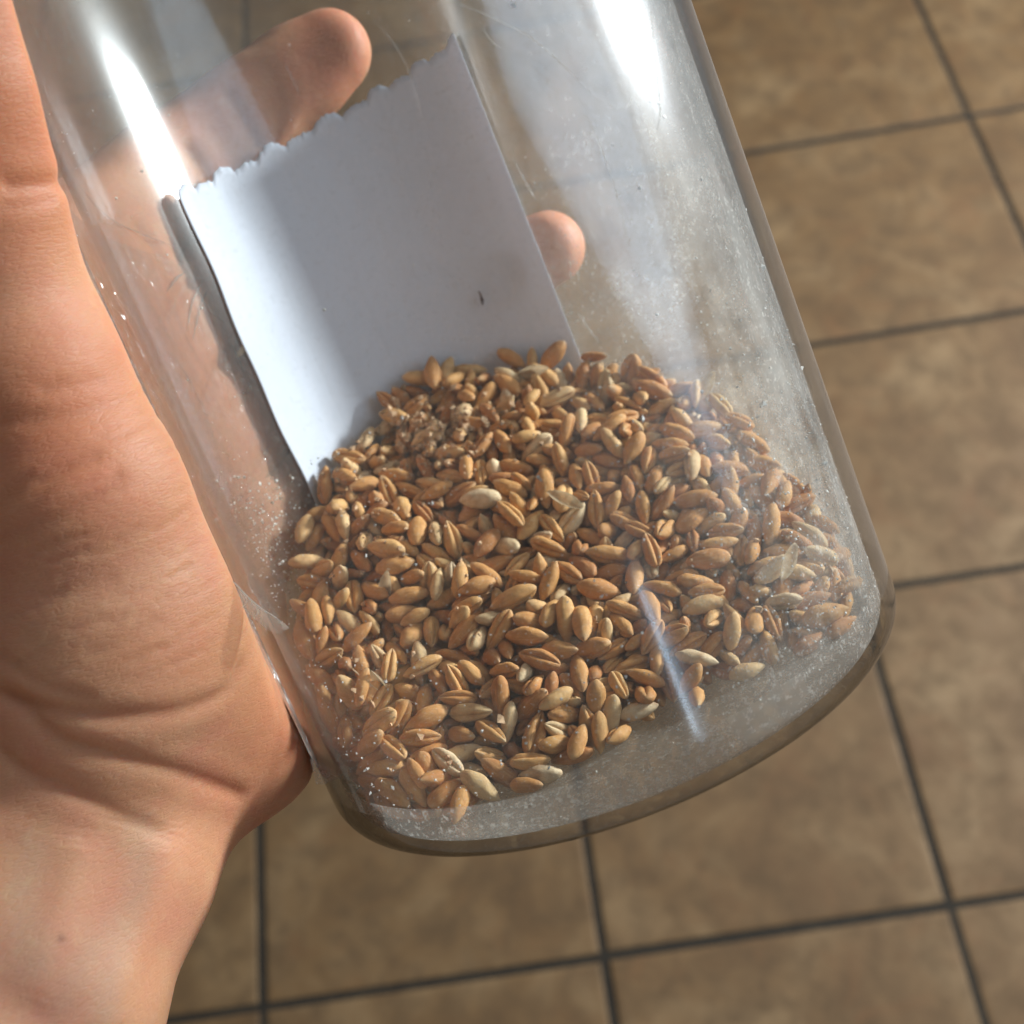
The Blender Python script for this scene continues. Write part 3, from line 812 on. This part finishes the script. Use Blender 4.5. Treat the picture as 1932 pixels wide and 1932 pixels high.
# ------------------------------------------------------------------ clear sticky tape on the jar
def mat_tape(h0=.05, h1=.17):
    k = NT('clear_tape'); tc = k.n('ShaderNodeTexCoord'); P = tc.outputs['Object']
    mp = k.n('ShaderNodeMapping'); k.set(mp, 0, P); mp.inputs['Scale'].default_value = (1, 1, .35); mp.inputs['Rotation'].default_value = (0, 0, .5)
    w = k.noise(mp, 110, 3, .55, 1.4)
    rid = k.math('ABSOLUTE', k.math('SUBTRACT', w, .5))
    b = k.n('ShaderNodeBump', {'Strength': 1.0, 'Distance': .0024, 'Height': k.mapr(rid, 0, .12)})
    haze = k.math('ADD', k.mapr(k.noise(P, 70, 4, .6), .35, .75, h0, h1), k.mapr(rid, .014, .0, 0, .12))
    return k.shader(jar_thin(k, haze, rough=.06, rough2=.25, w2=.3, normal=b.outputs[0]))
M_TAPE, M_FLAP = mat_tape(), mat_tape(.22, .34)
def tape():
    vs, fs = [], []; nu, nv = 70, 80; r = np.random.RandomState(2)
    jit = np.cumsum(r.randn(nu)) * .25
    for i in range(nu):
        u = i / (nu - 1); th = 20 - 57 * u
        top = 121 - 24 * u ** .7 + jit[i] * .5; bot = 13 + 14 * u + 3 * math.sin(7 * u)
        for j in range(nv):
            v = j / (nv - 1); z = bot + (top - bot) * v
            wr = .12 * (math.sin(1.1 * th + .12 * z + 2 * math.sin(.11 * z)) ** 8 + math.sin(.45 * th - .17 * z) ** 10)
            wr += .34 * math.exp(-((th + 30 - 1.2 * math.sin(.35 * z)) / 1.3) ** 2) * math.exp(-((z - 86) / 9) ** 2) + .34 * math.exp(-((th + 26.5 - 1.0 * math.sin(.3 * z + 1)) / 1.0) ** 2) * math.exp(-((z - 82) / 11) ** 2)
            vs.append(polar(th, R_OUT + .14 + wr, z) / 1000)
    for i in range(nu - 1):
        for j in range(nv - 1): a_ = i * nv + j; fs.append((a_, a_ + 1, a_ + nv + 1, a_ + nv))
    mesh_obj('clear_tape', vs, fs, M_TAPE, jar)
    # loose tongue of tape peeling off beside the palm
    vs, fs = [], []; a_, b_ = pxj(450, 1108, 171), pxj(548, 1184, 167); ax = b_ - a_; L = np.linalg.norm(ax); ax /= L
    out = (a_ + b_) / 2 * np.array([1, 1, 0]); out /= np.linalg.norm(out); sd = np.cross(ax, out)
    for i in range(17):
        t = i / 16; w = 2.0 * (1 if t < .75 else math.sqrt(max(0, 1 - ((t - .75) / .25) ** 2)) + .02)
        for j in range(7):
            v = (j / 6 - .5) * 2
            vs.append((a_ + ax * L * t + sd * v * w + out * (.9 * v * v + .6 * math.sin(3 * t))) / 1000)
    for i in range(16):
        for j in range(6): q = i * 7 + j; fs.append((q, q + 1, q + 8, q + 7))
    mesh_obj('tape_flap', vs, fs, M_FLAP, jar)
    vs = [pxj(*p) / 1000 for p in [(585, 1432, 186), (610, 1440, 186), (640, 1462, 187), (655, 1462, 188), (596, 1480, 184), (612, 1480, 184), (632, 1472, 185), (648, 1468, 187)]]
    mesh_obj('tape_flap', vs, [(0, 1, 5, 4), (1, 2, 6, 5), (2, 3, 7, 6)], M_FLAP, jar)
tape()
# tape wrinkles and edge behind the far wall, whitened to paint their glints
for pts, rad in [([(316, 548), (326, 534), (336, 522), (348, 514)], .32), ([(354, 622), (358, 590), (366, 562), (384, 528)], .22), ([(364, 640), (372, 604), (380, 570), (392, 548)], .18),
                 ([(466, 742), (470, 735), (474, 727)], .35), ([(432, 640), (446, 668), (462, 700)], .16), ([(104, 262), (122, 305), (150, 352), (206, 411), (270, 442), (342, 470)], .13),
                 ([(372, 545), (392, 580), (420, 606)], .15), ([(300, 640), (340, 690), (380, 760), (410, 850)], .10)]:
    P3 = [on_far(*q, 50.3) for q in spline(pts, 5)]
    tube('tape_wrinkle_glint', P3, [rad * math.sin(math.pi * (.08 + .84 * i / (len(P3) - 1))) for i in range(len(P3))], M_FLAP, None, jar)
# scratches in the wall facing the camera; the upper-right pair paints window glints
def on_near(px, py, r_=50.03):
    d = (pxj(px, py, 200) - CAM_J * 1000); c = CAM_J * 1000
    A_ = d[0] ** 2 + d[1] ** 2; B_ = 2 * (d[0] * c[0] + d[1] * c[1]); C_ = c[0] ** 2 + c[1] ** 2 - r_ ** 2
    return c + d * (-B_ - math.sqrt(max(B_ * B_ - 4 * A_ * C_, 0))) / (2 * A_)
M_SCR = mat_tape(.22, .34)
for pts, rad in [([(862, 5), (930, 34), (1000, 70), (1060, 120), (1110, 170)], .07), ([(968, 300), (990, 340), (1012, 380)], .09), ([(1090, 590), (1112, 622), (1130, 645)], .09), ([(905, 40), (925, 75), (950, 95)], .05),
                 ([(536, 115), (552, 150), (568, 185)], .07), ([(1228, 20), (1236, 110), (1246, 205), (1240, 245)], .08), ([(1262, 0), (1272, 70), (1290, 150)], .07), ([(1090, 180), (1150, 320), (1190, 470)], .04), ([(700, 30), (760, 110), (800, 230)], .04)]:
    P3 = [on_near(*q) for q in spline(pts, 6)]
    tube('scratch_glint', P3, [rad * (.35 + .65 * math.sin(math.pi * i / (len(P3) - 1))) * (.8 + .4 * ((i * 37) % 11) / 11) for i in range(len(P3))], M_SCR, None, jar)
print('grain stats', (seen > 0).sum(), len(single), len(set(o['label'] for o in scene.objects if o.name.startswith('wheat_grain'))))
